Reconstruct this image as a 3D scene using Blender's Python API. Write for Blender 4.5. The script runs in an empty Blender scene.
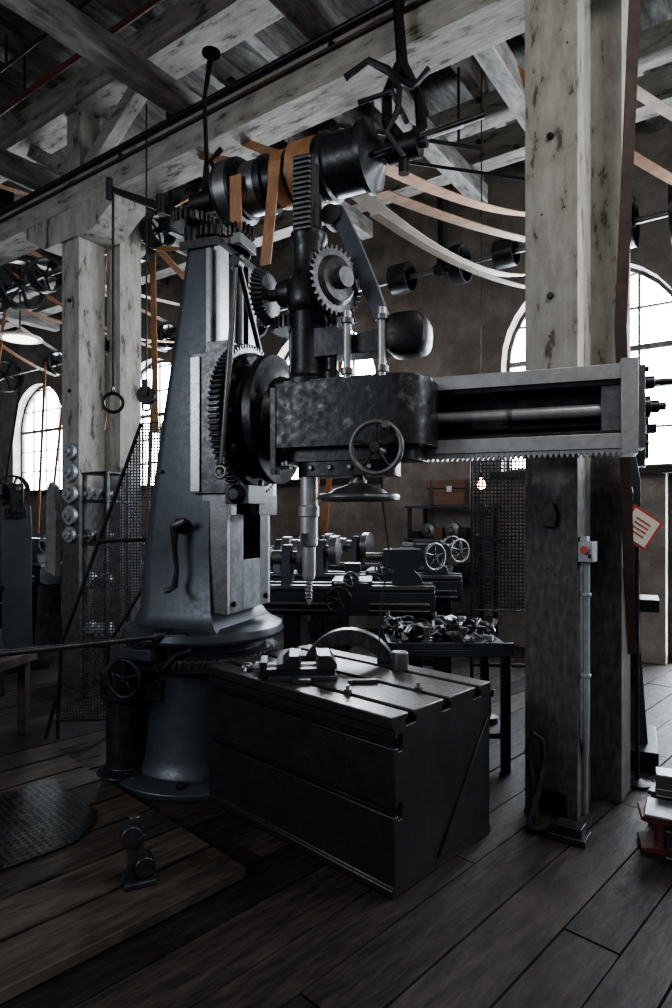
import bpy, math, random
from mathutils import Vector, Matrix
random.seed(7)
V=Vector
pi=math.pi
def TR(x,y,z,deg=0): return Matrix.Translation((x,y,z))@Matrix.Rotation(math.radians(deg),4,'Z')
I4=Matrix.Identity(4)

# ---------------------------------------------------------------- materials
MATS={}
def mat(name,a,b,scale=6,rough=(.4,.6),metal=0.0,bump=.15,pos=(.4,.65),stretch=(1,1,1),detail=6,island=0.0,bscale=None,extra=None,spec=.5,mid=None):
    m=bpy.data.materials.new(name); m.use_nodes=True
    nt=m.node_tree; N=nt.nodes; L=nt.links
    bs=N['Principled BSDF']
    tc=N.new('ShaderNodeTexCoord'); mp=N.new('ShaderNodeMapping'); mp.inputs['Scale'].default_value=stretch
    L.new(tc.outputs['Object'],mp.inputs['Vector'])
    n=N.new('ShaderNodeTexNoise'); n.inputs['Scale'].default_value=scale; n.inputs['Detail'].default_value=detail; n.inputs['Roughness'].default_value=.68
    L.new(mp.outputs[0],n.inputs['Vector'])
    r=N.new('ShaderNodeValToRGB'); r.color_ramp.elements[0].position=pos[0]; r.color_ramp.elements[1].position=pos[1]
    r.color_ramp.elements[0].color=(*a,1); r.color_ramp.elements[1].color=(*b,1)
    if mid:
        for p,c in mid:
            e=r.color_ramp.elements.new(p); e.color=(*c,1)
    L.new(n.outputs['Fac'],r.inputs['Fac'])
    col=r.outputs['Color']
    if island>0:
        g=N.new('ShaderNodeNewGeometry'); mr=N.new('ShaderNodeMapRange'); mr.inputs['To Min'].default_value=1-island; mr.inputs['To Max'].default_value=1+island
        L.new(g.outputs['Random Per Island'],mr.inputs['Value'])
        mx=N.new('ShaderNodeVectorMath'); mx.operation='SCALE'
        L.new(col,mx.inputs[0]); L.new(mr.outputs[0],mx.inputs['Scale']); col=mx.outputs[0]
    if extra: col=extra(nt,col,tc)
    L.new(col,bs.inputs['Base Color'])
    n2=N.new('ShaderNodeTexNoise'); n2.inputs['Scale'].default_value=bscale or scale*3; n2.inputs['Detail'].default_value=7
    L.new(mp.outputs[0],n2.inputs['Vector'])
    rr=N.new('ShaderNodeMapRange'); rr.inputs['From Min'].default_value=.3; rr.inputs['From Max'].default_value=.7
    rr.inputs['To Min'].default_value=rough[0]; rr.inputs['To Max'].default_value=rough[1]
    L.new(n2.outputs['Fac'],rr.inputs['Value']); L.new(rr.outputs[0],bs.inputs['Roughness'])
    bs.inputs['Metallic'].default_value=metal
    bs.inputs['Specular IOR Level'].default_value=spec
    if bump>0:
        bp=N.new('ShaderNodeBump'); bp.inputs['Strength'].default_value=bump; bp.inputs['Distance'].default_value=.01
        L.new(n2.outputs['Fac'],bp.inputs['Height']); L.new(bp.outputs[0],bs.inputs['Normal'])
    MATS[name]=m; return m
def emis(name,c,s):
    m=bpy.data.materials.new(name); m.use_nodes=True
    nt=m.node_tree; bs=nt.nodes['Principled BSDF']
    bs.inputs['Base Color'].default_value=(*c,1); bs.inputs['Emission Color'].default_value=(*c,1); bs.inputs['Emission Strength'].default_value=s
    MATS[name]=m
def dirt_low(nt,col,tc):
    # paint is worn off / blackened by oil below chest height
    N=nt.nodes;L=nt.links
    g=N.new('ShaderNodeNewGeometry'); sx=N.new('ShaderNodeSeparateXYZ'); L.new(g.outputs['Position'],sx.inputs[0])
    n=N.new('ShaderNodeTexNoise'); n.inputs['Scale'].default_value=5; n.inputs['Detail'].default_value=8; L.new(tc.outputs['Object'],n.inputs['Vector'])
    ad=N.new('ShaderNodeMath'); ad.operation='MULTIPLY_ADD'; ad.inputs[1].default_value=.7; L.new(n.outputs['Fac'],ad.inputs[0]); L.new(sx.outputs['Z'],ad.inputs[2])
    mr=N.new('ShaderNodeMapRange'); mr.inputs['From Min'].default_value=2.0; mr.inputs['From Max'].default_value=2.15; mr.inputs['To Min'].default_value=1; mr.inputs['To Max'].default_value=0
    L.new(ad.outputs[0],mr.inputs['Value'])
    mx=N.new('ShaderNodeMix'); mx.data_type='RGBA'; L.new(mr.outputs[0],mx.inputs[0]); L.new(col,mx.inputs[6])
    n3=N.new('ShaderNodeTexNoise'); n3.inputs['Scale'].default_value=26; n3.inputs['Detail'].default_value=12
    mp=N.new('ShaderNodeMapping'); mp.inputs['Scale'].default_value=(1.6,1.6,.6); L.new(tc.outputs['Object'],mp.inputs[0]); L.new(mp.outputs[0],n3.inputs['Vector'])
    r=N.new('ShaderNodeValToRGB'); r.color_ramp.elements[0].color=(.04,.039,.037,1); r.color_ramp.elements[1].color=(.10,.098,.093,1); r.color_ramp.elements[0].position=.35;r.color_ramp.elements[1].position=.72
    L.new(n3.outputs['Fac'],r.inputs[0]); L.new(r.outputs[0],mx.inputs[7])
    return mx.outputs[2]
mat('iron_blue',(.042,.048,.058),(.062,.070,.083),scale=6,rough=(.32,.46),metal=.35,bump=.06,detail=9,bscale=40,pos=(.3,.7))
mat('iron_dark',(.018,.019,.021),(.046,.047,.05),scale=14,rough=(.28,.46),metal=.5,bump=.10,bscale=50)
mat('iron_worn',(.05,.051,.055),(.11,.11,.113),scale=18,rough=(.3,.46),metal=.65,bump=.10,bscale=50)
mat('iron_black',(.007,.007,.008),(.018,.018,.02),scale=14,rough=(.35,.55),metal=.3,bump=.1)
mat('iron_head',(.024,.026,.029),(.15,.155,.145),scale=10,rough=(.26,.6),metal=.35,bump=.2,pos=(.55,.68),detail=12,bscale=30)
mat('steel',(.34,.34,.34),(.48,.48,.475),scale=30,rough=(.3,.45),metal=.6,bump=.06,pos=(.3,.7),bscale=80)
mat('steel_dull',(.13,.13,.135),(.22,.22,.22),scale=24,rough=(.3,.46),metal=.75,bump=.07,pos=(.3,.7),bscale=80)
mat('table_iron',(.030,.029,.031),(.058,.055,.055),scale=7,rough=(.30,.46),metal=.6,bump=.06,detail=10,bscale=60,pos=(.3,.7))
mat('table_top',(.07,.063,.058),(.13,.118,.108),scale=9,rough=(.30,.48),metal=.6,bump=.06,detail=12,bscale=60,pos=(.3,.7))  # lighter table iron, painting the sheen of the upper face into the colour
mat('paint_white',(.05,.042,.034),(.35,.335,.30),scale=5,rough=(.6,.85),bump=.3,pos=(.30,.62),stretch=(2.6,2.6,.8),detail=12,extra=dirt_low,mid=[(.39,(.10,.085,.07)),(.415,(.24,.225,.20))])
mat('paint_beam',(.05,.043,.036),(.34,.325,.29),scale=5,rough=(.6,.85),bump=.3,pos=(.30,.62),stretch=(.8,2.6,2.6),detail=12,mid=[(.39,(.10,.085,.07)),(.42,(.22,.21,.185))])
mat('paint_joist',(.06,.055,.05),(.28,.27,.25),scale=5,rough=(.6,.85),bump=.3,pos=(.32,.6),stretch=(2.6,.8,2.6),detail=10)
mat('wood_dark',(.016,.012,.010),(.05,.038,.03),scale=6,rough=(.5,.8),bump=.3,stretch=(.4,4,4))
mat('wood_ceiling',(.05,.048,.045),(.17,.165,.15),scale=6,rough=(.7,.9),bump=.2,stretch=(3,.6,3),detail=9)
mat('floor_wood',(.014,.011,.010),(.044,.035,.030),scale=9,rough=(.50,.72),bump=.25,stretch=(3,.5,1),island=.5,detail=10,spec=.35)
mat('platform_wood',(.033,.027,.023),(.088,.070,.058),scale=9,rough=(.48,.7),bump=.25,stretch=(3,.5,1),island=.3,detail=10,spec=.35)
mat('brick',(.17,.15,.135),(.30,.27,.245),scale=3,rough=(.8,.95),bump=.5,bscale=30,detail=10)
mat('belt_orange',(.24,.115,.055),(.40,.21,.105),scale=8,rough=(.5,.7),bump=.1)
mat('belt_cream',(.40,.33,.27),(.55,.47,.40),scale=8,rough=(.5,.7),bump=.1)
mat('belt_dark',(.03,.017,.012),(.06,.035,.025),scale=8,rough=(.5,.7),bump=.1)
mat('wood_chest',(.10,.045,.025),(.18,.085,.045),scale=8,rough=(.4,.6),bump=.1,stretch=(.4,3,3))
mat('pipe_red',(.07,.02,.017),(.12,.033,.027),scale=8,rough=(.5,.7),bump=.1)
mat('galv',(.25,.275,.29),(.36,.385,.40),scale=14,rough=(.35,.5),metal=.3,bump=.05)
mat('sign_white',(.6,.56,.48),(.7,.66,.58),scale=8,rough=(.4,.6),bump=.02)
mat('sign_red',(.35,.05,.03),(.45,.08,.05),scale=8,rough=(.4,.6),bump=.02)
mat('cloth',(.14,.14,.13),(.25,.25,.235),scale=8,rough=(.8,.9),bump=.3)
emis('pane',(.84,.92,1.0),20.0)
emis('bulb',(1.0,.62,.28),18.0)
emis('lampglass',(1.0,.9,.72),3)

# ---------------------------------------------------------------- builder
def basis(ax):
    ax=V(ax).normalized(); ref=V((0,0,1)) if abs(ax.z)<.9 else V((1,0,0))
    U=ref.cross(ax).normalized(); W=ax.cross(U); return U,W,ax
class B:
    def __init__(s,name,M=I4,parent=None,bevel=0):
        s.name=name;s.M=M;s.v=[];s.f=[];s.mi=[];s.mats=[];s.parent=parent;s.bevel=bevel;s.T=I4
    def m(s,n):
        if n not in s.mats: s.mats.append(n)
        return s.mats.index(n)
    def add(s,vs,fs,mt):
        o=len(s.v); s.v+= [s.T@V(p) for p in vs]; k=s.m(mt)
        for f in fs: s.f.append([i+o for i in f]); s.mi.append(k)
    def box(s,c,d,mt,R=None):
        c=V(c);h=V(d)/2;R=R or Matrix.Identity(3)
        if isinstance(R,(tuple,list)): 
            from mathutils import Euler
            R=Euler([math.radians(a) for a in R]).to_matrix()
        vs=[c+R@V((h.x*i,h.y*j,h.z*k)) for k in(-1,1) for j in(-1,1) for i in(-1,1)]
        s.add(vs,[(0,2,3,1),(4,5,7,6),(0,1,5,4),(2,6,7,3),(0,4,6,2),(1,3,7,5)],mt)
    def bb(s,x0,x1,y0,y1,z0,z1,mt): s.box(((x0+x1)/2,(y0+y1)/2,(z0+z1)/2),(x1-x0,y1-y0,z1-z0),mt)
    def loft(s,rings,mt,cap=True,loop=False):
        n=len(rings[0]); vs=[p for r in rings for p in r]; fs=[]
        R=len(rings)
        for i in range(R if loop else R-1):
            j=(i+1)%R
            for k in range(n):
                l=(k+1)%n; fs.append((i*n+k,i*n+l,j*n+l,j*n+k))
        if cap and not loop:
            fs.append(tuple(reversed(range(n)))); fs.append(tuple((R-1)*n+k for k in range(n)))
        s.add(vs,fs,mt)
    def lathe(s,p,ax,prof,mt,seg=28,cap=True):
        U,W,A=basis(ax);p=V(p)
        s.loft([[p+A*h+(U*math.cos(2*pi*k/seg)+W*math.sin(2*pi*k/seg))*r for k in range(seg)] for r,h in prof],mt,cap)
    def cyl(s,a,b,r,mt,r2=None,seg=20):
        a=V(a);b=V(b); s.lathe(a,b-a,[(r,0),(r if r2 is None else r2,(b-a).length)],mt,seg)
    def tube(s,pts,r,mt,seg=8,loop=False):
        pts=[V(p) for p in pts];n=len(pts);rings=[];U=None
        for i in range(n):
            if loop: t=pts[(i+1)%n]-pts[i-1]
            else: t=pts[min(i+1,n-1)]-pts[max(i-1,0)]
            t.normalize()
            if U is None: U=basis(t)[0]
            U=(U-t*U.dot(t)).normalized(); W=t.cross(U)
            rr=r[i] if isinstance(r,list) else r
            rings.append([pts[i]+(U*math.cos(2*pi*k/seg)+W*math.sin(2*pi*k/seg))*rr for k in range(seg)])
        s.loft(rings,mt,True,loop)
    def torus(s,c,ax,R,r,mt,seg=32,rs=8):
        U,W,A=basis(ax);c=V(c)
        s.tube([c+(U*math.cos(2*pi*k/seg)+W*math.sin(2*pi*k/seg))*R for k in range(seg)],r,mt,rs,True)
    def ribbon(s,pts,w,t,mt):
        pts=[V(p) for p in pts];w=V(w);n=len(pts);rings=[]
        for i in range(n):
            tg=(pts[min(i+1,n-1)]-pts[max(i-1,0)]).normalized()
            nn=tg.cross(w).normalized()*t/2
            rings.append([pts[i]-w/2-nn,pts[i]+w/2-nn,pts[i]+w/2+nn,pts[i]-w/2+nn])
        s.loft(rings,mt)
    def prism(s,poly,o,ux,uy,d,mt):
        o=V(o);ux=V(ux);uy=V(uy);d=V(d)
        a=[o+ux*x+uy*y for x,y in poly]; s.loft([a,[p+d for p in a]],mt)
    def gear(s,p,ax,r,w,n,mt,dep=.015,r2=1.0,bore=None):
        U,W,A=basis(ax);p=V(p);out=[]
        for k in range(n):
            for f,rr in((-.32,r-dep),(-.17,r),(.17,r),(.32,r-dep)):
                out.append(((k+f)*2*pi/n,rr))
        rg=lambda h,sc:[p+A*h+(U*math.cos(a)+W*math.sin(a))*q*sc for a,q in out]
        if bore:
            inn=lambda h:[p+A*h+(U*math.cos(a)+W*math.sin(a))*bore for a,q in out]
            s.loft([rg(0,1),rg(w,r2),inn(w),inn(0)],mt,False,True)
        else: s.loft([rg(0,1),rg(w,r2)],mt)
    def wheel(s,c,ax,R,r,n,mt,hub=.2,dish=0,mt2=None):
        U,W,A=basis(ax);c=V(c); s.torus(c,ax,R,r,mt2 or mt)
        s.cyl(c-A*r*1.6+A*dish,c+A*r*2.0+A*dish,R*hub,mt)
        for k in range(n):
            a=2*pi*k/n+.3; d=U*math.cos(a)+W*math.sin(a)
            s.tube([c+A*dish+d*R*hub*.8,c+A*dish*.4+d*R*.6,c+d*R],[r*.9,r*.65,r*.65],mt,6)
    def pulley(s,c,ax,R,w,mt,spokes=5):
        U,W,A=basis(ax);c=V(c)
        s.loft([[c+A*h+(U*math.cos(2*pi*k/28)+W*math.sin(2*pi*k/28))*q for k in range(28)] for q,h in((R,-w/2),(R*1.02,0),(R,w/2),(R*.9,w/2),(R*.9,-w/2))],mt,False,True)
        s.cyl(c-A*w*.5,c+A*w*.5,R*.2,mt)
        for k in range(spokes):
            a=2*pi*k/spokes; d=U*math.cos(a)+W*math.sin(a)
            s.cyl(c+d*R*.15,c+d*R*.93,R*.07,mt,seg=8)
    def bolt(s,c,ax,r,mt):
        s.lathe(c,ax,[(r,0),(r,r*.9),(r*.8,r*1.1)],mt,6)
    def perf(s,o,ux,uy,poly,pitch,hole,mt,thick=0):
        o=V(o);ux=V(ux).normalized();uy=V(uy).normalized()
        def ins(x,y):
            c=False;j=len(poly)-1
            for i in range(len(poly)):
                xi,yi=poly[i];xj,yj=poly[j]
                if (yi>y)!=(yj>y) and x<(xj-xi)*(y-yi)/(yj-yi)+xi: c=not c
                j=i
            return c
        x0=min(p[0] for p in poly);x1=max(p[0] for p in poly);y0=min(p[1] for p in poly);y1=max(p[1] for p in poly)
        vs=[];fs=[];y=y0+pitch/2
        while y<y1:
            x=x0+pitch/2
            while x<x1:
                if ins(x,y):
                    b=len(vs);h=pitch/2;q=hole/2
                    for a,c in((-h,-h),(h,-h),(h,h),(-h,h)): vs.append(o+ux*(x+a)+uy*(y+c))
                    for a,c in((-q,-q),(q,-q),(q,q),(-q,q)): vs.append(o+ux*(x+a)+uy*(y+c))
                    for k in range(4):
                        l=(k+1)%4; fs.append((b+k,b+l,b+4+l,b+4+k))
                x+=pitch
            y+=pitch
        s.add(vs,fs,mt)
    def done(s):
        me=bpy.data.meshes.new(s.name); me.from_pydata([tuple(p) for p in s.v],[],s.f)
        for n in s.mats: me.materials.append(MATS[n])
        me.polygons.foreach_set('material_index',s.mi)
        import bmesh
        bm=bmesh.new(); bm.from_mesh(me); bmesh.ops.recalc_face_normals(bm,faces=bm.faces); bm.to_mesh(me); bm.free()
        me.polygons.foreach_set('use_smooth',[True]*len(me.polygons))
        me.set_sharp_from_angle(angle=math.radians(32)); me.update()
        ob=bpy.data.objects.new(s.name,me); bpy.context.scene.collection.objects.link(ob)
        if s.parent: ob.parent=s.parent
        else: ob.matrix_world=s.M
        if s.bevel:
            md=ob.modifiers.new('edge','BEVEL'); md.width=s.bevel; md.segments=2; md.limit_method='ANGLE'; md.angle_limit=math.radians(40)
            md.use_clamp_overlap=True
        return ob
def empty(name,M):
    e=bpy.data.objects.new(name,None); e.empty_display_size=.3; bpy.context.scene.collection.objects.link(e); e.matrix_world=M; return e
def sag(a,b,s,n=14):
    a=V(a);b=V(b); return [a.lerp(b,i/n)-V((0,0,s*4*(i/n)*(1-i/n))) for i in range(n+1)]

MM=TR(-.80,3.85,0,-20)          # machine frame
MT=TR(.22,2.46,0,-44)           # table / floor frame
MB=TR(.972,3.25,0,-35.2)        # building frame
MMi=MM.inverted()
def W2M(x,y,z): return MMi@V((x,y,z))

# ================================================================ ROOM
b=B('floor',MT)
b.bb(-13,7,-6.5,13,-.12,-.04,'iron_black')
x=-12.9
while x<7:
    w=random.choice([.17,.2,.23,.26]); yy=-6.4-random.random()*2
    while yy<12.8:
        l=random.uniform(1.6,3.6); h=random.uniform(-.005,.0)
        b.bb(x+.004,x+w-.004,max(yy,-6.5)+.003,min(yy+l,13)-.003,-.05,h,'floor_wood'); yy+=l
    x+=w
b.done()

b=B('wall_back',MB)
WX=[-11.42,-7.82,-4.22,-.62,2.98]; hw=.95; sill=2.0; spring=3.25; WY=3.855; TH=.4; ztop=5.6
def wq(x0,x1,z0,z1): b.bb(x0,x1,WY,WY+TH,z0,z1,'brick')
edges=[-20]
for c in WX:
    x0=edges[-1]
    wq(x0,c-hw,0,ztop)
    if c==-.62:
        wq(c-hw,.13,0,sill)
        wq(.13,c+hw,1.95,sill)
    else: wq(c-hw,c+hw,0,sill)
    n=16
    P=[(c-hw*math.cos(pi*k/n),spring+hw*math.sin(pi*k/n)) for k in range(n+1)]
    for k in range(n):
        (xa,za),(xb,zb)=P[k],P[k+1]
        b.add([(xa,WY,za),(xb,WY,zb),(xb,WY,ztop),(xa,WY,ztop),(xa,WY+TH,za),(xb,WY+TH,zb),(xb,WY+TH,ztop),(xa,WY+TH,ztop)],
              [(0,1,2,3),(4,7,6,5),(0,4,5,1),(3,2,6,7)],'brick')
    if c==-.62:
        wq(c+hw,1.18,1.95,ztop); edges.append(1.18)
    else: edges.append(c+hw)
wq(edges[-1],8,0,ztop)
b.done()
for i,c in enumerate(WX):
    b=B('window_%d'%(i+1),MB)
    n=16
    P=[(c-hw,sill)]+[(c-hw*math.cos(pi*k/n),spring+hw*math.sin(pi*k/n)) for k in range(n+1)]+[(c+hw,sill)]
    y0=WY+.28
    b.add([(x,y0,z) for x,z in P],[tuple(range(len(P)))],'pane')
    b.tube([(x*1.0,WY+.2,z) for x,z in P]+[(c-hw,WY+.2,sill)],.04,'wood_dark',6)
    for k in range(1,4):
        x=c-hw+2*hw*k/4; zt=spring+math.sqrt(max(0,hw*hw-(x-c)**2))
        b.bb(x-.012,x+.012,WY+.18,WY+.22,sill,zt,'paint_joist')
    z=sill+.42
    while z<spring+hw:
        hwz=hw if z<spring else math.sqrt(max(0.01,hw*hw-(z-spring)**2))
        t=.03 if abs(z-spring)<.2 else .011
        b.bb(c-hwz,c+hwz,WY+.18,WY+.22,z-t,z+t,'paint_joist'); z+=.42
    b.bb(c-hw-.1,c+hw+.1,WY-.08,WY-.002,sill-.08,sill-.002,'wood_dark')
    b.done()
b=B('door_1',MB)
b.bb(.19,1.12,WY+.2,WY+.22,.05,1.90,'pane')
for x in(.165,1.145,.65): b.bb(x-.03,x+.03,WY+.16,WY+.24,.001,1.94,'wood_dark')
for z in(.06,.98,1.9): b.bb(.14,1.17,WY+.16,WY+.24,z-.03,z+.03,'wood_dark')
b.done()
b=B('wall_left',MB); b.bb(-20.4,-20,-7,4.255,0,5.6,'brick'); b.done()

b=B('ceiling',MB)
b.bb(-20,8,-7,4.25,5.6,5.7,'wood_ceiling')
x=-19.8
while x<8:
    b.bb(x-.05,x+.05,-7,3.84,5.36,5.599,'paint_joist'); x+=.62
b.done()

def beam(name,y0,y1,z0,z1,mt='paint_beam',x0=-19,x1=6):
    b=B(name,MB,bevel=.012); b.bb(x0,x1,y0,y1,z0,z1,mt); 
    x=x0+1
    while x<x1:
        b.bolt((x,y0,(z0+z1)/2+.06),(0,-1,0),.025,'iron_dark'); x+=2.1
    b.done()
beam('ceiling_beam',-.02,.28,4.2,4.5)
beam('ceiling_beam',-.02,.28,5.08,5.358)
beam('ceiling_beam',2.3,2.5,4.75,5.0)
beam('ceiling_beam',-3.3,-3.0,4.2,4.5)
beam('ceiling_beam',-3.3,-3.0,5.08,5.358)
beam('ceiling_beam',2.3,2.5,5.15,5.358)
for i,x in enumerate((-8.6,-4.5,-2.6,-1.3,-.5,1.2)):
    b=B('ceiling_crossbeam',MB,bevel=.01); b.bb(x-.07,x+.07,-3.3,2.6,4.502,4.68,'paint_joist'); b.done()
b=B('diagonal_brace',MB,bevel=.008)
for L in(4.2,8.4):
    for sg in(-1,1):
        b.box((-L+.13+sg*.42,.13,4.79),(.95,.12,.12),'paint_beam',(0,sg*-32,0))
b.done()

def post(L,cap=True):
    M=MB@Matrix.Translation((-L,0,0))
    b=B('timber_post',M,bevel=.012)
    b.bb(0,.26,0,.26,0,4.199,'paint_white')
    b.bb(.2,.40,.32,.55,0,5.08,'paint_white')
    b.bb(.03,.23,.03,.23,4.502,5.078,'paint_white')
    b.bb(.21,.24,.255,.325,1.2,1.3,'iron_dark'); b.bb(.21,.24,.255,.325,3.0,3.1,'iron_dark')
    if L>0:
        b.prism([(-.55,4.19),(.8,4.19),(.8,4.1),(.5,3.93),(-.25,3.93),(-.55,4.1)],(0,-.03,0),(1,0,0),(0,0,1),(0,.32,0),'paint_white')
    for z in(1.5,2.6,3.4): b.bolt((.13,0,z),(0,-1,0),.018,'iron_dark')
    random.seed(int(L*10))
    for k in range(9): b.lathe((random.uniform(.03,.23),0,random.uniform(.3,3.9)),(0,-1,0),[(.006,0),(.005,.004)],'iron_black',8)
    b.done()
for L in(0,4.2,8.4,12.6): post(L)

b=B('sprinkler_pipe',MB)
b.cyl((-19,-.45,4.95),(6,-.45,4.95),.022,'pipe_red'); 
b.cyl((-19,-.60,5.1),(6,-.60,5.1),.015,'iron_dark')
x=-18
while x<6:
    b.cyl((x,-.45,4.95),(x,-.45,5.355),.01,'iron_dark'); b.cyl((x,-.6,5.1),(x,-.6,5.355),.01,'iron_dark'); x+=2
b.done()
b=B('conduit_pipe',MB)
b.cyl((-19,-.047,4.47),(6,-.047,4.47),.022,'iron_dark')
b.cyl((-19,-.04,4.39),(6,-.04,4.39),.012,'belt_dark')
b.done()

# ---------------- line shafts
def hanger(b,x,y,z,zt,mt='iron_black'):
    b.prism([(-.16,zt),(.16,zt),(.16,zt-.03),(.09,zt-.05),(.06,z+.12),(.10,z),(.07,z-.1),(-.07,z-.1),(-.1,z),(-.06,z+.12),(-.09,zt-.05),(-.16,zt-.03)],(x-.03,y,0),(0,1,0),(0,0,1),(.06,0,0),mt)
    b.cyl((x-.09,y,z),(x+.09,y,z),.055,mt)
def lineshaft(y,z,zt,pul,hx=(-16,-12.5,-8.8,-5.2,-1.9,1.5,4.5),x0=-18,x1=5.5):
    b=B('line_shaft',MB)
    b.cyl((x0,y,z),(x1,y,z),.028,'steel_dull')
    for x in hx: hanger(b,x,y,z,zt)
    for x,R,w in pul: b.pulley((x,y,z),(1,0,0),R,w,'iron_dark')
    b.done()
SA=(.95,4.97); SB=(3.0,4.15); SC=(-1.7,4.98); SD=(.60,4.12)
lineshaft(*SA,5.358,[(-9,.25,.14),(-7.2,.18,.2),(-5.9,.27,.12),(-4.6,.2,.2),(-3.9,.24,.16),(-3.3,.2,.12),(-.6,.24,.14),(-1.4,.2,.14)],(-16,-12.5,-8.8,-5.2,-2.9,1.5,4.5))
lineshaft(*SB,5.358,[(-11,.3,.16),(-9.3,.2,.2),(-8,.25,.14),(-6.4,.18,.2),(-5.5,.22,.12),(-4.7,.3,.14),(-3.3,.2,.16),(-2.4,.16,.22),(-1.7,.2,.12),(-1.2,.14,.2),(-.75,.26,.14),(-.1,.22,.2),(.35,.3,.1),(.9,.2,.14)])
lineshaft(*SC,5.358,[(-9.5,.28,.16),(-8,.25,.14),(-6.4,.22,.14)])
lineshaft(*SD,5.358,[(-8.2,.26,.14),(-6.7,.2,.2),(-6.0,.28,.12),(-5.5,.18,.14),(-3.95,.2,.14),(-3.62,.15,.16)],(-8.5,-6.35,-3.38),-8.8,-3.2)

def L2W(x,y,z): return MB@V((x,y,z))
def beltobj(runs):
    b=B('leather_belt')
    for p0,p1,w,sg,mt in runs: b.ribbon(sag(p0,p1,sg),w,.007,mt)
    b.done()
ev=V((.817,-.576,0)); nv=V((.576,.817,0))
c0=V((-.606,3.91,3.49)); c1=V((.216,3.5,3.49)); cd=(c1-c0).normalized()
pB=L2W(-.75,3.0,4.15)
d1=c0+cd*.72
beltobj([(d1+V((.10,.08,-.13)),pB+V((0,0,-.26)),cd*.12,.22,'belt_cream'),
         (d1+V((-.05,.05,.17)),pB+V((0,0,.26)),cd*.12,.12,'belt_orange')])
pB2=L2W(-.10,3.0,4.15)
beltobj([(c1+V((.03,.06,-.17)),pB2+V((0,0,-.22)),cd*.10,.10,'belt_orange'),
         (c1+V((-.0,.05,-.30)),pB2+V((.1,0,-.45)),cd*.06,.28,'belt_cream')])
pA=L2W(-3.9,*SA)
beltobj([(c0+V((0,0,.19)),pA+V((0,0,.24)),ev*.12,.03,'belt_orange'),
         (c0+V((0,0,-.19)),pA+V((0,0,-.24)),ev*.12,.08,'belt_orange')])
pA2=L2W(-3.3,*SA)
beltobj([(c0+cd*.30+V((0,0,.16)),pA2+V((0,0,.2)),ev*.10,.02,'belt_orange'),
         (c0+cd*.30+V((0,0,-.16)),pA2+V((0,0,-.2)),ev*.10,.08,'belt_orange')])
pD=L2W(-3.62,*SD)
beltobj([(c0-cd*.02+V((0,.03,.195)),pD+V((0,0,.15)),ev*.13,.03,'belt_orange'),
         (c0-cd*.02+V((0,.03,-.195)),pD+V((0,0,-.15)),ev*.13,.06,'belt_orange')])
for (x,R,zz,dx,(y,z),mt) in [(-6.4,.18,1.3,.1,SB,'belt_orange'),(-4.6,.2,1.3,.1,SA,'belt_orange'),(-8,.25,1.4,.0,SB,'belt_orange'),
        (-9.3,.2,1.2,.2,SB,'belt_orange'),(-7.2,.18,1.3,.0,SA,'belt_orange'),(-11,.3,1.2,.0,SB,'belt_dark'),(-3.3,.2,1.3,.0,SB,'belt_orange'),(-3.95,.2,2.3,.05,SD,'belt_orange')]:
    a=L2W(x,y-R,z); c=L2W(x+dx,y-R-.25*(0 if zz>2 else 1),zz); a2=L2W(x,y+R,z); c2=L2W(x+dx,y+R-.45*(0 if zz>2 else 1),zz)
    beltobj([(a,c,ev*.08,0,mt),(a2,c2,ev*.08,0,mt)])
for xa,xb,mt in((-7.2,-6.4,'belt_orange'),(-9,-9.3,'belt_cream'),(-4.6,-4.7,'belt_orange'),(-.6,.9,'belt_cream')):
    beltobj([(L2W(xa,SA[0],SA[1]+.2),L2W(xb,3.0,4.38),ev*.10,.05,mt),(L2W(xa,SA[0],SA[1]-.22),L2W(xb,3.0,3.93),ev*.10,.12,'belt_orange')])
for xa,xb in((-8,-7.2),(-6.4,-5.9)):
    beltobj([(L2W(xa,SC[0],SC[1]+.2),L2W(xb,SA[0],SA[1]+.2),ev*.10,.03,'belt_orange'),(L2W(xa,SC[0],SC[1]-.22),L2W(xb,SA[0],SA[1]-.2),ev*.10,.08,'belt_cream')])
beltobj([(L2W(-6.0,SD[0],SD[1]+.28),L2W(-5.5,3.0,4.37),ev*.10,.04,'belt_cream'),(L2W(-6.0,SD[0],SD[1]-.28),L2W(-5.5,3.0,3.93),ev*.10,.12,'belt_orange')])
b=B('drive_belt'); b.ribbon([(1.50,3.05,5.3),(1.36,3.02,2.4),(1.60,3.42,.75)],(.055,.0,0),.008,'belt_dark'); b.done()
b=B('belt_shifter_pole')
b.cyl((.02,4.3,4.15),(1.0,4.4,4.05),.014,'iron_black'); b.cyl((.25,4.32,4.12),(.25,4.32,4.51),.01,'iron_black'); b.cyl((.85,4.38,4.06),(.85,4.38,4.6),.01,'iron_black')
b.cyl((.45,4.9,4.25),(1.6,4.75,4.0),.012,'iron_black'); b.cyl((.6,4.88,4.22),(.6,4.88,4.62),.01,'iron_black')
b.done()

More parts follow.
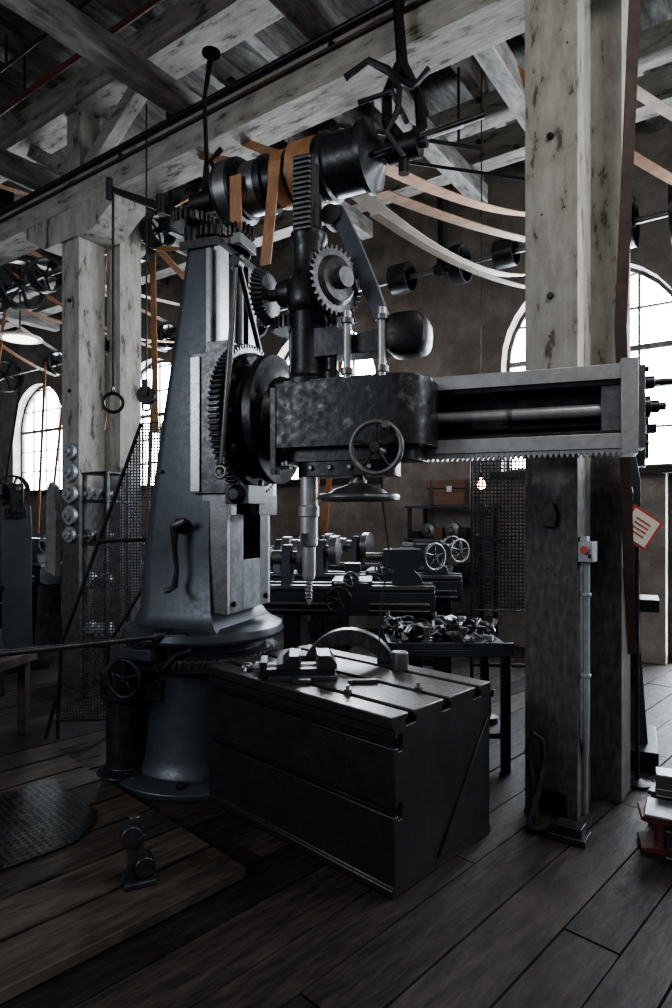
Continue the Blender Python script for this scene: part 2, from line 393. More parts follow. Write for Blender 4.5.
# ================================================================ COUNTERSHAFT
b=B('cone_pulley_countershaft')
b.cyl(c0-cd*.42,c1+cd*.30,.03,'iron_dark')
prof=[(.06,-.10),(.17,-.09),(.195,-.07),(.195,.05),(.17,.06),(.17,.085),(.15,.09),(.15,.22),(.165,.225),(.165,.25),(.14,.255),(.14,.30),(.155,.31),(.155,.42),(.175,.43),(.175,.62),(.19,.63),(.19,.66),(.17,.67),(.17,.86),(.195,.87),(.195,.90),(.12,.93),(.06,.97)]
b.lathe(c0,cd,prof,'iron_dark',36)
b.lathe(c0,cd,[(.159,.32),(.161,.36),(.159,.40)],'belt_orange',36)
b.lathe(c0,cd,[(.180,.44),(.182,.52),(.180,.60)],'belt_orange',36)
b.lathe(c0,cd,[(.1535,.10),(.1535,.20)],'steel_dull',36)
b.lathe(c0,cd,[(.197,-.05),(.197,.03)],'steel_dull',36)
P=c0-cd*.25
b.tube([P+V((0,0,.0)),P+V((0,.03,.3)),P+V((-.02,.06,.7)),P+V((0.02,.08,1.01))],[.035,.014,.014,.02],'iron_black')
b.lathe(P+V((0.02,.08,1.0)),(0,0,1),[(.06,0),(.06,.012)],'iron_black'); b.cyl(P-cd*.08,P+cd*.08,.07,'iron_black')
b.tube([P+V((.03,-.02,.06)),P+V((.09,0,.16)),P+V((.03,0,.26)),P+V((.10,0,.34))],.018,'iron_black')
P=c1+cd*.17
b.tube([P,P+V((.10,.02,.12)),P+V((.09,.05,.3)),P+V((0,.08,.5)),P+V((-.02,.1,.8)),P+V((-.02,.1,1.0))],[.05,.035,.03,.035,.03,.05],'iron_black')
b.tube([P,P+V((-.09,.0,.14)),P+V((-.09,.05,.32)),P+V((-.02,.08,.5))],[.05,.03,.03,.03],'iron_black')
b.lathe(P+V((-.02,.1,1.0)),(0,0,1),[(.12,0),(.12,.012)],'iron_black')
b.cyl(P-cd*.09,P+cd*.09,.07,'iron_black'); b.cyl(P+V((0,0,-.14)),P,.03,'iron_black')
b.cyl((.20,3.40,3.44),(.79,3.38,3.64),.018,'iron_black'); b.box((.52,3.39,3.55),(.34,.03,.035),'iron_black',(0,-18.5,0))
b.tube([(.18,3.45,3.98),(.28,3.4,3.90),(.34,3.38,3.78),(.33,3.38,3.66),(.27,3.38,3.55),(.36,3.38,3.42)],.018,'iron_black')
b.tube([(.05,3.5,3.92),(.18,3.45,3.98),(.42,3.42,3.82),(.50,3.4,3.9)],.02,'iron_black')
b.tube([(.12,3.45,3.75),(.30,3.4,3.78),(.38,3.38,3.6)],.014,'iron_black')
b.done()
b=B('pulley_belt'); 
b.ribbon([c0+cd*.02+V((.0,-.20,0)),c0+cd*.02+V((.0,-.18,-.35))],cd*.08,.008,'belt_orange')
b.ribbon([c0+cd*.36+V((-.06,-.16,.02)),c0+cd*.28+V((-.05,-.15,-.55))],cd*.07,.008,'belt_orange')
b.done()

# ================================================================ RADIAL DRILL PRESS
RD=empty('radial_drill_press',MM)
b=B('pedestal',parent=RD,bevel=.004)
b.lathe((0,0,0),(0,0,1),[(.55,0),(.55,.03),(.53,.045),(.43,.055),(.41,.08),(.39,.14),(.372,.3),(.355,.55),(.355,.60),(.40,.62),(.43,.64),(.43,.70),(.39,.715),(.36,.73),(.36,.76),(.47,.79),(.48,.81),(.47,.85),(.40,.87)],'iron_blue',48)
b.gear((0,0,.66),(0,0,1),.445,.05,70,'iron_worn',.02)
for k in range(8):
    a=k*pi/4+.3; b.bolt((.49*math.cos(a),.49*math.sin(a),.045),(0,0,1),.028,'iron_dark')
p=W2M(-1.20,3.62,.0)
b.lathe((p.x,p.y,.0),(0,0,1),[(.16,0),(.16,.05),(.11,.08),(.11,.45),(.14,.47),(.14,.62),(.09,.66),(.05,.68)],'iron_dark',24)
b.box((p.x+.1,p.y+.05,.52),(.3,.14,.12),'iron_dark')
q=W2M(-1.14,3.40,.62)
b.wheel((q.x,q.y,q.z),(0,-1,0),.10,.013,5,'iron_dark')
b.cyl((q.x,q.y,q.z),(q.x+.03,q.y+.25,q.z),.02,'iron_dark')
for i in range(6):
    a=-2.45+i*.2
    b.cyl((.43*math.cos(a),.43*math.sin(a),.70),(.43*math.cos(a),.43*math.sin(a),.795),.026,'iron_dark')
b.box((-.12,-.46,.745),(.2,.1,.06),'iron_blue')
b.tube([(.0,-.44,.66),(.06,-.50,.68),(.14,-.50,.76),(.2,-.46,.78)],.018,'iron_dark')
b.done()
b=B('swing_lever',parent=RD)
a0=W2M(-.95,3.42,.845);a1=W2M(-1.75,2.9,.84)
b.cyl(a0,a1,.015,'iron_worn'); b.lathe(a0,a0-a1,[(.02,-.05),(.035,-.03),(.035,.06),(.02,.08)],'iron_dark')
a2=W2M(-.80,3.40,.845); b.cyl(a0,a2,.022,'iron_dark')
b.done()
b=B('column',parent=RD,bevel=.006)
def sec(z,xb,w,rc,xf=.2):
    pts=[(xf,-w),(xf,w)]
    for k in range(7):
        a=pi/2*k/6; pts.append((xb+rc-rc*math.sin(a),w-rc+rc*math.cos(a)))
    for k in range(7):
        a=pi/2*k/6; pts.append((xb+rc-rc*math.cos(a),-w+rc-rc*math.sin(a)))
    return [V((x,y,z)) for x,y in pts]
b.loft([sec(.85,-.40,.36,.2,.30),sec(.88,-.36,.33,.18,.26),sec(.95,-.325,.295,.15,.22),sec(1.3,-.275,.28,.10),sec(2.0,-.165,.255,.07),sec(3.02,0.0,.22,.05)],'iron_blue')
b.bb(-.02,.23,-.24,.24,3.02,3.07,'iron_dark')
for sgn in(-1,1):
    y0,y1=sorted((sgn*.225,sgn*.12)); b.bb(.2,.235,y0,y1,.95,3.02,'steel_dull' if sgn>0 else 'steel')
b.bb(.17,.20,-.262,-.235,2.40,3.0,'steel_dull')
b.bb(.201,.215,-.1,.1,.98,2.95,'iron_black')
b.cyl((.24,0,.95),(.24,0,3.05),.022,'steel_dull')
b.lathe((.1,0,3.07),(0,0,1),[(.19,0),(.19,.03),(.12,.05),(.12,.08),(.06,.09),(.05,.2)],'iron_dark')
b.gear((.1,0,3.11),(0,0,1),.205,.055,38,'iron_worn',.022)
b.gear((.02,-.16,3.18),(0,0,1),.13,.05,26,'iron_worn',.02)
b.lathe((.02,-.16,3.07),(0,0,1),[(.05,0),(.05,.1),(.03,.11),(.03,.2)],'iron_dark')
b.gear((.22,.02,3.16),(0,0,1),.1,.06,20,'iron_dark',.02)
b.box((.24,-.02,3.1),(.14,.2,.06),'steel_dull')
b.lathe((.03,-.28,1.44),(0,-1,0),[(.045,0),(.045,.03),(.022,.04),(.022,.09)],'iron_dark')
b.tube([(.03,-.36,1.44),(.03,-.36,1.32),(.045,-.36,1.2),(.03,-.36,1.1)],[.026,.015,.013,.019],'iron_dark')
b.tube([(.03,-.36,1.1),(.03,-.42,1.09),(.03,-.47,1.09)],[.013,.018,.012],'steel_dull')
b.tube([(.03,-.36,1.44),(.1,-.36,1.47)],[.022,.016],'steel_dull')
for z in(1.75,1.15): b.bolt((-.12,-.27,z),(0,-1,0),.012,'iron_dark')
b.done()
b=B('top_bracket',parent=RD)
p0=W2M(-.74,3.72,3.2); p1=W2M(-1.32,3.68,3.40)
b.prism([(0,-.03),(.62,-.012),(.62,.02),(0,.045)],p0,(p1-p0).normalized(),(0,0,1),(0,.03,0),'iron_black')
b.cyl(p1+V((0,0,-.06)),p1+V((0,0,.06)),.02,'iron_black')
p2=W2M(-1.02,3.70,3.34); b.cyl(p2+V((0,0,-.08)),p2+V((0,0,.03)),.03,'iron_black')
b.tube([p0,p0+V((.0,0,-.08)),p0+V((.12,.0,-.10))],.03,'iron_black')
b.done()
b=B('saddle',parent=RD,bevel=.006)
b.prism([(.10,1.62),(.34,1.62),(.34,2.46),(.20,2.46),(.20,2.40),(.10,2.40)],(0,-.30,0),(1,0,0),(0,0,1),(0,.055,0),'iron_worn')
b.prism([(.10,1.62),(.34,1.62),(.34,2.46),(.10,2.46)],(0,.245,0),(1,0,0),(0,0,1),(0,.055,0),'steel_dull')
b.bb(.235,.34,-.245,.245,1.62,2.46,'iron_dark')
b.bb(.336,.352,-.298,-.24,1.5,2.45,'steel_dull')
b.bb(.10,.16,-.312,-.302,1.63,2.38,'steel')
b.bb(.15,.31,-.27,-.235,.95,1.62,'steel_dull'); b.bb(.15,.31,.235,.27,.95,1.62,'steel_dull')
b.bb(.236,.31,-.235,-.09,.95,1.62,'iron_worn'); b.bb(.236,.31,.13,.235,.95,1.62,'iron_dark')
b.bb(.236,.31,-.09,.13,.95,1.24,'iron_worn'); b.bb(.236,.31,-.09,.13,1.5,1.62,'iron_dark')
for z in(1.0,1.55,1.7,2.38):
    for y in(-.2,.2): b.bolt((.31 if z<1.6 else .34,y,z),(1,0,0),.018,'iron_dark')
cy=-.11;cz=2.035
b.gear((.345,cy,cz),(1,0,0),.43,.06,84,'iron_worn',.022)
b.lathe((.405,cy,cz),(1,0,0),[(.38,0),(.38,.02),(.36,.03),(.31,.035),(.28,.06),(.30,.09),(.36,.10),(.36,.15),(.30,.17),(.24,.20)],'iron_dark',44)
for k in range(12):
    a=k*pi/6; b.bolt((.425,cy+.355*math.cos(a),cz+.355*math.sin(a)),(1,0,0),.022,'iron_blue')
b.tube([(.475,-.47,2.80),(.45,-.49,2.3),(.42,-.52,1.76)],[.012,.018,.014],'steel_dull')
b.torus((.415,-.52,1.72),(0,1,0),.03,.01,'steel_dull',18)
b.lathe((.475,-.43,2.8),(0,-1,0),[(.03,0),(.03,.06)],'iron_dark')
b.cyl((.475,-.44,2.8),(.38,.0,2.44),.016,'iron_dark')
b.bb(.36,.50,-.38,-.18,1.56,1.66,'iron_dark'); b.lathe((.43,-.42,1.61),(0,1,0),[(.03,0),(.05,.03),(.05,.2),(.03,.23)],'iron_dark')
b.bb(.31,.42,-.1,.14,1.5,1.62,'iron_dark')
b.done()
b=B('radial_arm',parent=RD,bevel=.004)
b.loft([[V((.55,-.15+.27*math.cos(a),cz-.02+.27*math.sin(a))) for a in [2*pi*k/24 for k in range(24)]],
        [V((.66,-.15+.2*math.cos(a),cz-.03+.24*math.sin(a))) for a in [2*pi*k/24 for k in range(24)]]],'iron_dark')
b.bb(.62,2.34,-.25,-.055,2.112,2.18,'steel')
b.bb(.62,2.34,-.25,-.055,1.80,1.868,'steel')
b.bb(.62,2.34,-.235,-.07,2.09,2.112,'iron_dark'); b.bb(.62,2.34,-.235,-.07,1.868,1.885,'iron_dark')
b.bb(.62,1.62,-.085,-.057,1.88,2.10,'iron_dark'); b.bb(1.80,2.34,-.085,-.057,1.88,2.10,'iron_dark')
b.bb(1.62,1.80,-.085,-.057,2.03,2.10,'iron_dark'); b.bb(1.62,1.80,-.085,-.057,1.88,1.97,'iron_dark')
b.bb(2.30,2.37,-.265,-.055,1.775,2.20,'steel')
b.bb(2.37,2.40,-.24,-.075,1.80,2.17,'steel_dull')
b.bb(2.22,2.30,-.22,-.075,1.865,2.115,'steel_dull')
b.cyl((.62,-.17,1.985),(2.40,-.17,1.985),.03,'steel')
b.cyl((.62,-.13,1.925),(2.30,-.13,1.925),.014,'iron_dark')
for k in range(3): b.lathe((.9+.45*k,-.17,1.985),(1,0,0),[(.036,0),(.036,.02)],'steel_dull')
b.lathe((2.40,-.17,1.99),(1,0,0),[(.05,0),(.05,.025),(.028,.03),(.028,.06),(.018,.065),(.018,.09)],'iron_dark')
b.lathe((2.40,-.17,2.10),(1,0,0),[(.03,0),(.03,.04),(.015,.05),(.015,.12)],'iron_dark')
b.box((2.43,-.17,1.89),(.04,.05,.04),'iron_dark')
for z in(1.82,2.15):
    for y in(-.23,-.09): b.bolt((2.40,y,z),(1,0,0),.014,'iron_dark')
x=.62;tp=.0245
out=[]
while x<2.29:
    out+= [(x,1.782),(x+tp*.25,1.766),(x+tp*.5,1.766),(x+tp*.75,1.782)]; x+=tp
out.append((x,1.782))
for i in range(0,len(out)-4,4):
    p=out[i:i+4]
    b.prism([(p[0][0],1.80),(p[0][0],1.782),p[1],p[2],(p[3][0],1.782),(p[0][0]+tp,1.782),(p[0][0]+tp,1.80)],(0,-.24,0),(1,0,0),(0,0,1),(0,.06,0),'steel')
b.done()
b=B('drill_head',parent=RD,bevel=.006)
def rr(x0,x1,y0,y1,r0,r1,n=8):
    pts=[]
    for cx,cyy,r,a0 in((x1-.02,y1-.02,.02,0),(x0+.02,y1-.02,.02,pi/2),(x0+r0,y0+r0,r0,pi),(x1-r1,y0+r1,r1,3*pi/2)):
        for k in range(n+1):
            a=a0+pi/2*k/n; pts.append((cx+r*math.cos(a),cyy+r*math.sin(a)))
    return pts
b.prism(rr(.72,1.48,-.56,-.255,.03,.15),(0,0,1.825),(1,0,0),(0,1,0),(0,0,.315),'iron_head')
b.prism(rr(.75,1.45,-.53,-.255,.03,.14),(0,0,2.135),(1,0,0),(0,1,0),(0,0,.02),'iron_dark')
b.prism(rr(.74,1.42,-.50,-.255,.1,.12),(0,0,1.76),(1,0,0),(0,1,0),(0,0,.066),'iron_dark')
b.prism(rr(.79,1.30,-.49,-.28,.12,.12),(0,0,1.69),(1,0,0),(0,1,0),(0,0,.075),'iron_dark')
for k in range(6): b.bolt((.80+.1*k,-.49,1.73),(0,-1,0),.014,'steel_dull')
b.bb(.69,.73,-.5,-.3,1.86,2.10,'iron_dark')
b.bb(.715,.745,-.565,-.5,1.70,2.12,'iron_dark')
for z in (1.90,1.98,2.06): b.bolt((.69,-.45,z),(-1,0,0),.016,'steel_dull')
sx,sy=.86,-.42
b.lathe((sx,sy,2.14),(0,0,1),[(.12,0),(.12,.03),(.095,.05),(.09,.08),(.09,.36),(.105,.38),(.115,.41),(.115,.50),(.09,.54),(.08,.58),(.08,.70),(.092,.72),(.092,.76),(.066,.78),(.066,.95)],'iron_dark',32)
b.cyl((sx,sy,3.08),(sx,sy,3.24),.05,'iron_dark')
b.bb(sx-.05,sx+.05,sy-.085,sy-.04,2.88,3.26,'iron_dark')
for k in range(15): b.box((sx,sy-.09,2.895+.0245*k),(.09,.022,.012),'steel_dull')
gz=2.62
b.cyl((.55,sy,gz),(1.12,sy,gz),.03,'steel_dull')
b.lathe((.70,sy,gz),(1,0,0),[(.06,0),(.075,.04),(.075,.28),(.06,.32)],'iron_dark')
b.gear((.60,sy,gz),(1,0,0),.15,.05,34,'iron_worn',.018,.8); b.lathe((.57,sy,gz),(1,0,0),[(.05,0),(.07,.03)],'iron_dark')
b.gear((1.04,sy-.09,gz),(-.9,.45,0),.17,.065,32,'iron_worn',.02,.72); b.lathe((1.04,sy-.09,gz),(.9,-.45,0),[(.12,0),(.10,.02),(.05,.03),(.05,.07)],'iron_worn')
b.gear((.98,sy+.02,gz-.17),(0,0,1),.13,.05,26,'iron_worn',.02,.72)
b.cyl((.98,sy+.02,2.14),(.98,sy+.02,gz-.14),.026,'steel_dull')
b.gear((.72,sy+.12,2.46),(0,0,1),.12,.06,26,'iron_worn',.016); b.cyl((.72,sy+.12,2.14),(.72,sy+.12,2.75),.022,'steel_dull')
b.prism([(0,0),(.05,-.03),(.12,-.20),(.20,-.40),(.30,-.62),(.36,-.62),(.27,-.36),(.18,-.14),(.10,.03),(.03,.05)],(.93,sy+.02,3.0),(1,0,0),(0,0,1),(0,.06,0),'iron_blue')
b.lathe((.97,sy-.0,2.99),(0,1,0),[(.05,0),(.05,.1)],'iron_dark')
b.prism([(.9,2.27),(1.26,2.27),(1.34,2.30),(1.34,2.35),(1.26,2.38),(1.12,2.36),(1.02,2.41),(.9,2.41)],(0,sy-.07,0),(1,0,0),(0,0,1),(0,.14,0),'iron_dark')
WP=[]
for k in range(20):
    a=2*pi*k/20; WP.append((1.37+.105*abs(math.cos(a))**.6*math.copysign(1,math.cos(a)),2.345+.10*abs(math.sin(a))**.7*math.copysign(1,math.sin(a))))
b.loft([[V((1.37+(x-1.37)*s_,y_,2.345+(z-2.345)*s_)) for x,z in WP] for y_,s_ in((sy-.12,.6),(sy-.105,.88),(sy-.07,1),(sy+.05,1),(sy+.09,.85))],'iron_black')
for x in(1.10,1.27):
    b.cyl((x,sy-.11,2.14),(x,sy-.11,2.46),.019,'steel'); b.lathe((x,sy-.11,2.16),(0,0,1),[(.03,0),(.03,.03)],'steel_dull'); b.lathe((x,sy-.11,2.40),(0,0,1),[(.03,0),(.03,.025)],'steel_dull')
b.lathe((1.0,-.47,2.14),(0,0,1),[(.045,0),(.045,.05),(.03,.06),(.03,.12)],'iron_dark')
b.wheel((1.28,-.66,1.80),(0,-1,0),.115,.013,5,'iron_dark',.22,mt2='steel_dull')
b.cyl((1.28,-.66,1.80),(1.28,-.45,1.80),.024,'iron_dark')
b.tube([(1.33,-.67,1.88),(1.34,-.73,1.89)],[.014,.018],'steel_dull')
b.wheel((1.12,-.42,1.585),(0,0,1),.185,.018,5,'steel_dull',.22,dish=.05)
b.lathe((1.12,-.42,1.60),(0,0,1),[(.15,0),(.12,.025),(.06,.045),(.03,.06),(.025,.12)],'steel_dull')
b.done()
b=B('spindle',parent=RD)
b.lathe((sx,sy,1.05),(0,0,1),[(.004,0),(.015,.03),(.016,.12),(.028,.13),(.034,.15),(.034,.29),(.045,.30),(.045,.44),(.052,.445),(.052,.49),(.044,.50),(.044,.65)],'steel',28)
for k in range(5):
    b.torus((sx,sy,1.085+.018*k),(.2,.1,1),.0155,.0035,'iron_dark',16,6)
b.box((sx,sy-.05,1.38),(.03,.02,.06),'iron_dark')
b.done()

# ================================================================ TABLE
b=B('t_slot_worktable',MT,bevel=.004)
H=.71;Wd=.74;g=.017;gi=.033
prof=[(0,0)]
def lslot(z): return [(0,z-g),(.025,z-g),(.025,z-gi),(.05,z-gi),(.05,z+gi),(.025,z+gi),(.025,z+g),(0,z+g)]
prof+=[(0,.03),(.012,.04)]+[(x+.012,z) for x,z in lslot(.33)]+[(x+.012,z) for x,z in lslot(.60)]+[(.012,.655),(-.006,.665),(-.006,H)]
for v in(.12,.37,.62):
    prof+=[(v-g,H),(v-g,H-.025),(v-gi,H-.025),(v-gi,H-.05),(v+gi,H-.05),(v+gi,H-.025),(v+g,H-.025),(v+g,H)]
prof+=[(Wd,H),(Wd,.665),(Wd-.012,.655),(Wd-.012,.04),(Wd,.03),(Wd,0)]
b.prism(prof,(-1.25,0,0),(0,1,0),(0,0,1),(1.25,0,0),'table_iron')
ed=[-.006,.12,.37,.62,Wd]
for i in range(4):
    b.bb(-1.25,0,ed[i]+(g+.001 if i else 0),ed[i+1]-(g+.001 if i<3 else 0),H-.008,H+.0015,'table_top')  # thin strips between the slots carry the painted sheen
b.prism([(.30,.05),(.70,.05),(.70,.56)],(0,0,0),(0,1,0),(0,0,1),(.01,0,0),'table_iron')
b.done()

vM=TR(-.17,3.10,.7125,4)
b=B('machine_vise',vM,bevel=.003)
b.bb(-.16,.17,-.11,.11,0,.022,'iron_worn')
for sx2 in(-1,1): b.prism([(-.05,0),(.05,0),(.04,.06),(-.04,.06)],(sx2*.0,sx2*.10,0),(1,0,0),(0,sx2,0),(0,0,.02),'iron_worn')
b.bb(-.19,.16,-.075,-.025,.022,.05,'table_iron'); b.bb(-.19,.16,.025,.075,.022,.05,'table_iron')
b.prism([(.08,.05),(.17,.05),(.17,.075),(.14,.115),(.08,.115)],(0,-.09,0),(1,0,0),(0,0,1),(0,.18,0),'table_iron')
b.prism([(-.12,.05),(-.01,.05),(-.01,.115),(-.06,.115),(-.09,.08),(-.12,.075)],(0,-.09,0),(1,0,0),(0,0,1),(0,.18,0),'table_iron')
b.bb(-.012,-.002,-.085,.085,.06,.12,'steel_dull'); b.bb(.072,.082,-.085,.085,.06,.12,'steel_dull')
b.bb(-.20,-.165,-.08,.08,.015,.085,'table_iron')
b.cyl((-.25,0,.045),(.1,0,.045),.014,'steel'); b.lathe((-.29,0,.045),(1,0,0),[(.02,0),(.025,.01),(.025,.04),(.02,.05)],'steel_dull')
b.cyl((-.27,-.08,.045),(-.27,.08,.045),.007,'steel')
b.done()
b=B('quadrant_block',TR(.075,3.42,.7125,-8),bevel=.004)
pts=[];R1=.265;R0=.15
for k in range(17):
    a=math.radians(20+140*k/16); pts.append((R1*math.cos(a),R1*math.sin(a)-.09))
for k in range(17):
    a=math.radians(160-140*k/16); pts.append((R0*math.cos(a)*1.25,R0*math.sin(a)*.9-.045))
b.prism(pts,(0,-.04,0),(1,0,0),(0,0,1),(0,.08,0),'iron_worn')
b.bb(-.27,-.15,-.05,.05,0,.03,'table_iron'); b.bb(.15,.27,-.05,.05,0,.03,'table_iron')
b.done()
b=B('steel_spacer',TR(.325,3.22,.7125)); b.lathe((0,0,0),(0,0,1),[(.042,0),(.044,.004),(.044,.086),(.038,.092),(.012,.093)],'steel_dull'); b.done()
b=B('t_slot_bolts',MT)
for x,v in((-.35,.12),(-.15,.37),(-.45,.62)):
    b.cyl((x,v,.665),(x,v,.75),.009,'steel_dull',seg=10); b.bolt((x,v,.713),(0,0,1),.018,'iron_worn')
b.done()
b=B('clamping_bars',MT,bevel=.002)
b.box((-.95,.10,.724),(.18,.04,.022),'steel_dull',(0,0,20)); b.box((-.88,.08,.744),(.12,.03,.018),'steel_dull',(0,0,-15)); b.box((-.42,.30,.721),(.14,.03,.016),'iron_worn',(0,0,50))
b.bolt((-.95,.10,.735),(0,0,1),.02,'steel')
b.done()

# ================================================================ GUARDS
def guard(name,o,ux,poly,legs,pitch=.024):
    b=B(name); ux=V(ux).normalized()
    b.perf(o,ux,(0,0,1),poly,pitch,pitch*.6,'iron_worn')
    o=V(o)
    b.tube([o+ux*x+V((0,0,z)) for x,z in poly],.013,'iron_dark',6,True)
    for (xa,za,xb,zb) in legs: b.tube([o+ux*xa+V((0,0,za)),o+ux*xb+V((0,0,zb))],.014,'iron_dark',6)
    b.done()
guard('perforated_guard',(-1.87,4.25,0),(1,.06,0),[(0,.12),(.02,.62),(.55,2.12),(.70,2.13),(.62,1.1),(.33,.62),(.33,.12)],
      [(0,0,0,.12),(.33,0,.33,.12),(.02,.62,.33,.62),(0.27,1.32,.64,1.34),(-.08,0,.0,.3),(.70,0,.70,2.13)],.02)
guard('perforated_guard',(1.0,4.65,0),(1,-.1,0),[(0,.80),(0,1.93),(.6,1.93),(.6,.80)],[(0,0,0,.8),(.6,0,.6,.8),(0,.4,.6,.4)],.026)

# ================================================================ PLATFORM, MAT
b=B('wooden_platform',MT,bevel=.004)
x=-2.55
while x<-.66:
    b.bb(x,x+.235,-2.2,-.30,.001,.045,'platform_wood'); x+=.255
b.done()
b=B('rubber_mat',MT)
poly=[(-1.75,-1.30),(-1.40,-1.30),(-1.30,-1.25),(-1.22,-1.1),(-1.22,-.72),(-1.3,-.6),(-1.42,-.52),(-1.95,-.52),(-2.0,-.9),(-1.9,-1.2)]
b.prism(poly,(0,0,.046),(1,0,0),(0,1,0),(0,0,.006),'iron_black')
b.perf((0,0,.058),(1,0,0),(0,1,0),poly,.03,.018,'iron_dark')
b.done()
b=B('iron_clamp_bracket',TR(-.79,2.50,.046,25),bevel=.004)
b.bb(-.05,.07,-.05,.05,0,.022,'iron_worn'); b.bb(-.035,-.005,-.03,.03,.02,.2,'iron_worn')
b.lathe((-.02,-.04,.20),(0,1,0),[(.04,0),(.04,.08)],'iron_worn')
b.lathe((-.005,0,.24),(0,0,1),[(.025,-.02),(.025,.03)],'iron_worn')
b.lathe((.03,-.04,.07),(0,1,0),[(.04,0),(.04,.08)],'iron_worn')
b.box((.0,0,.12),(.04,.05,.16),'iron_worn',(0,12,0))
b.done()

# ================================================================ LATHES
def lathe_machine(M,Ln=1.8,sc=1.0):
    b=B('engine_lathe',M,bevel=.003)
    b.prism([(-.16,.78),(-.16,.92),(-.10,.95),(.10,.95),(.16,.92),(.16,.78),(.10,.74),(-.10,.74)],(0,0,0),(0,1,0),(0,0,1),(Ln,0,0),'iron_blue')
    b.bb(0,Ln,-.15,-.08,.94,.97,'steel_dull'); b.bb(0,Ln,.08,.15,.94,.97,'steel_dull')
    for x in(.15,Ln-.25):
        b.prism([(-.24,0),(.24,0),(.24,.05),(.17,.10),(.13,.7),(.15,.76),(-.15,.76),(-.13,.7),(-.17,.10),(-.24,.05)],(x,0,0),(0,1,0),(0,0,1),(.16,0,0),'iron_dark')
    for x in(.04,.44): b.prism([(-.13,.96),(.13,.96),(.09,1.2),(.05,1.27),(-.05,1.27),(-.09,1.2)],(x,0,0),(0,1,0),(0,0,1),(.07,0,0),'iron_blue')
    b.lathe((.11,0,1.17),(1,0,0),[(.13,0),(.13,.08),(.105,.085),(.105,.16),(.08,.165),(.08,.24),(.055,.245),(.055,.33)],'steel_dull')
    b.lathe((.51,0,1.17),(1,0,0),[(.05,0),(.05,.04),(.14,.05),(.14,.12),(.10,.13),(.03,.15)],'steel_dull')
    b.cyl((-.1,0,1.17),(.1,0,1.17),.03,'steel_dull'); b.gear((-.08,0,1.0),(1,0,0),.12,.04,30,'iron_worn'); b.gear((-.08,0,1.17),(1,0,0),.07,.04,20,'iron_worn')
    xc=Ln*.52
    b.bb(xc,xc+.3,-.2,.2,.97,1.01,'iron_blue'); b.bb(xc+.02,xc+.28,-.24,-.17,.76,1.0,'iron_blue')
    b.bb(xc+.1,xc+.2,-.16,.14,1.01,1.06,'iron_worn'); b.bb(xc+.09,xc+.21,-.06,.06,1.06,1.13,'iron_worn')
    b.wheel((xc+.06,-.29,.88),(0,-1,0),.09,.01,5,'iron_worn'); b.cyl((xc+.15,-.16,1.035),(xc+.15,-.32,1.035),.012,'steel_dull'); b.wheel((xc+.15,-.32,1.035),(0,-1,0),.05,.008,4,'steel_dull')
    xt=Ln*.8
    b.prism([(0,.97),(.24,.97),(.22,1.03),(.17,1.08),(.24,1.12),(.26,1.2),(.22,1.24),(-.06,1.24),(-.08,1.12),(.02,1.08),(.02,1.03)],(xt,-.06,0),(1,0,0),(0,0,1),(0,.12,0),'iron_blue')
    b.cyl((xt-.2,0,1.18),(xt+.3,0,1.18),.03,'steel_dull'); b.wheel((xt+.33,0,1.18),(.6,-.8,0),.10,.011,5,'iron_worn',mt2='steel_dull')
    b.cyl((.1,-.2,.84),(Ln-.05,-.2,.84),.014,'steel_dull'); b.cyl((.1,-.2,.79),(Ln-.05,-.2,.79),.011,'steel_dull')
    b.done()
lathe_machine(TR(-.85,4.95,0,-4),1.6)
lathe_machine(TR(-.6,5.95,0,-10),1.75)
lathe_machine(TR(-.2,7.1,0,-25),1.5)
lathe_machine(TR(-1.9,8.3,0,-30),2.2)
lathe_machine(TR(-4.9,8.2,0,-35),2.2)
lathe_machine(TR(-7.0,9.9,0,-35),2.2)
lathe_machine(TR(-3.2,7.6,0,-35),1.3)
lathe_machine(TR(-5.0,7.0,0,-20),1.2)

b=B('storage_shelf',TR(1.35,7.35,0,-35),bevel=.004)
for x in(-.45,.45):
    for y in(-.2,.2): b.bb(x-.02,x+.02,y-.02,y+.02,0,1.58,'iron_dark')
for z in(.3,.8,1.2,1.58): b.bb(-.5,.5,-.24,.24,z,z+.03,'iron_blue')
random.seed(11)
for z in(.83,1.23):
    for k in range(6):
        r=random.uniform(.04,.1)
        if k%2: b.lathe((-.38+.15*k,-.1,z+r+.001),(0,-1,0),[(r,0),(r,.06),(r*.4,.07),(r*.3,.1)],random.choice(['steel_dull','iron_blue']),16)
        else: b.bb(-.44+.15*k,-.34+.15*k,-.2,-.02,z,z+r*1.7,random.choice(['iron_blue','wood_chest','iron_dark']))
b.done()
b=B('wooden_tool_chest',TR(1.33,7.3,1.612,-20),bevel=.004)
b.bb(-.25,.25,-.13,.13,0,.19,'wood_chest'); b.bb(-.26,.26,-.14,.14,.195,.29,'wood_chest')
b.bb(-.265,.265,-.145,.145,.188,.198,'iron_dark'); b.bb(-.03,.03,-.15,-.13,.15,.22,'steel')
for x in(-.2,.2): b.bb(x-.015,x+.015,-.146,.146,0,.292,'iron_dark')
b.done()

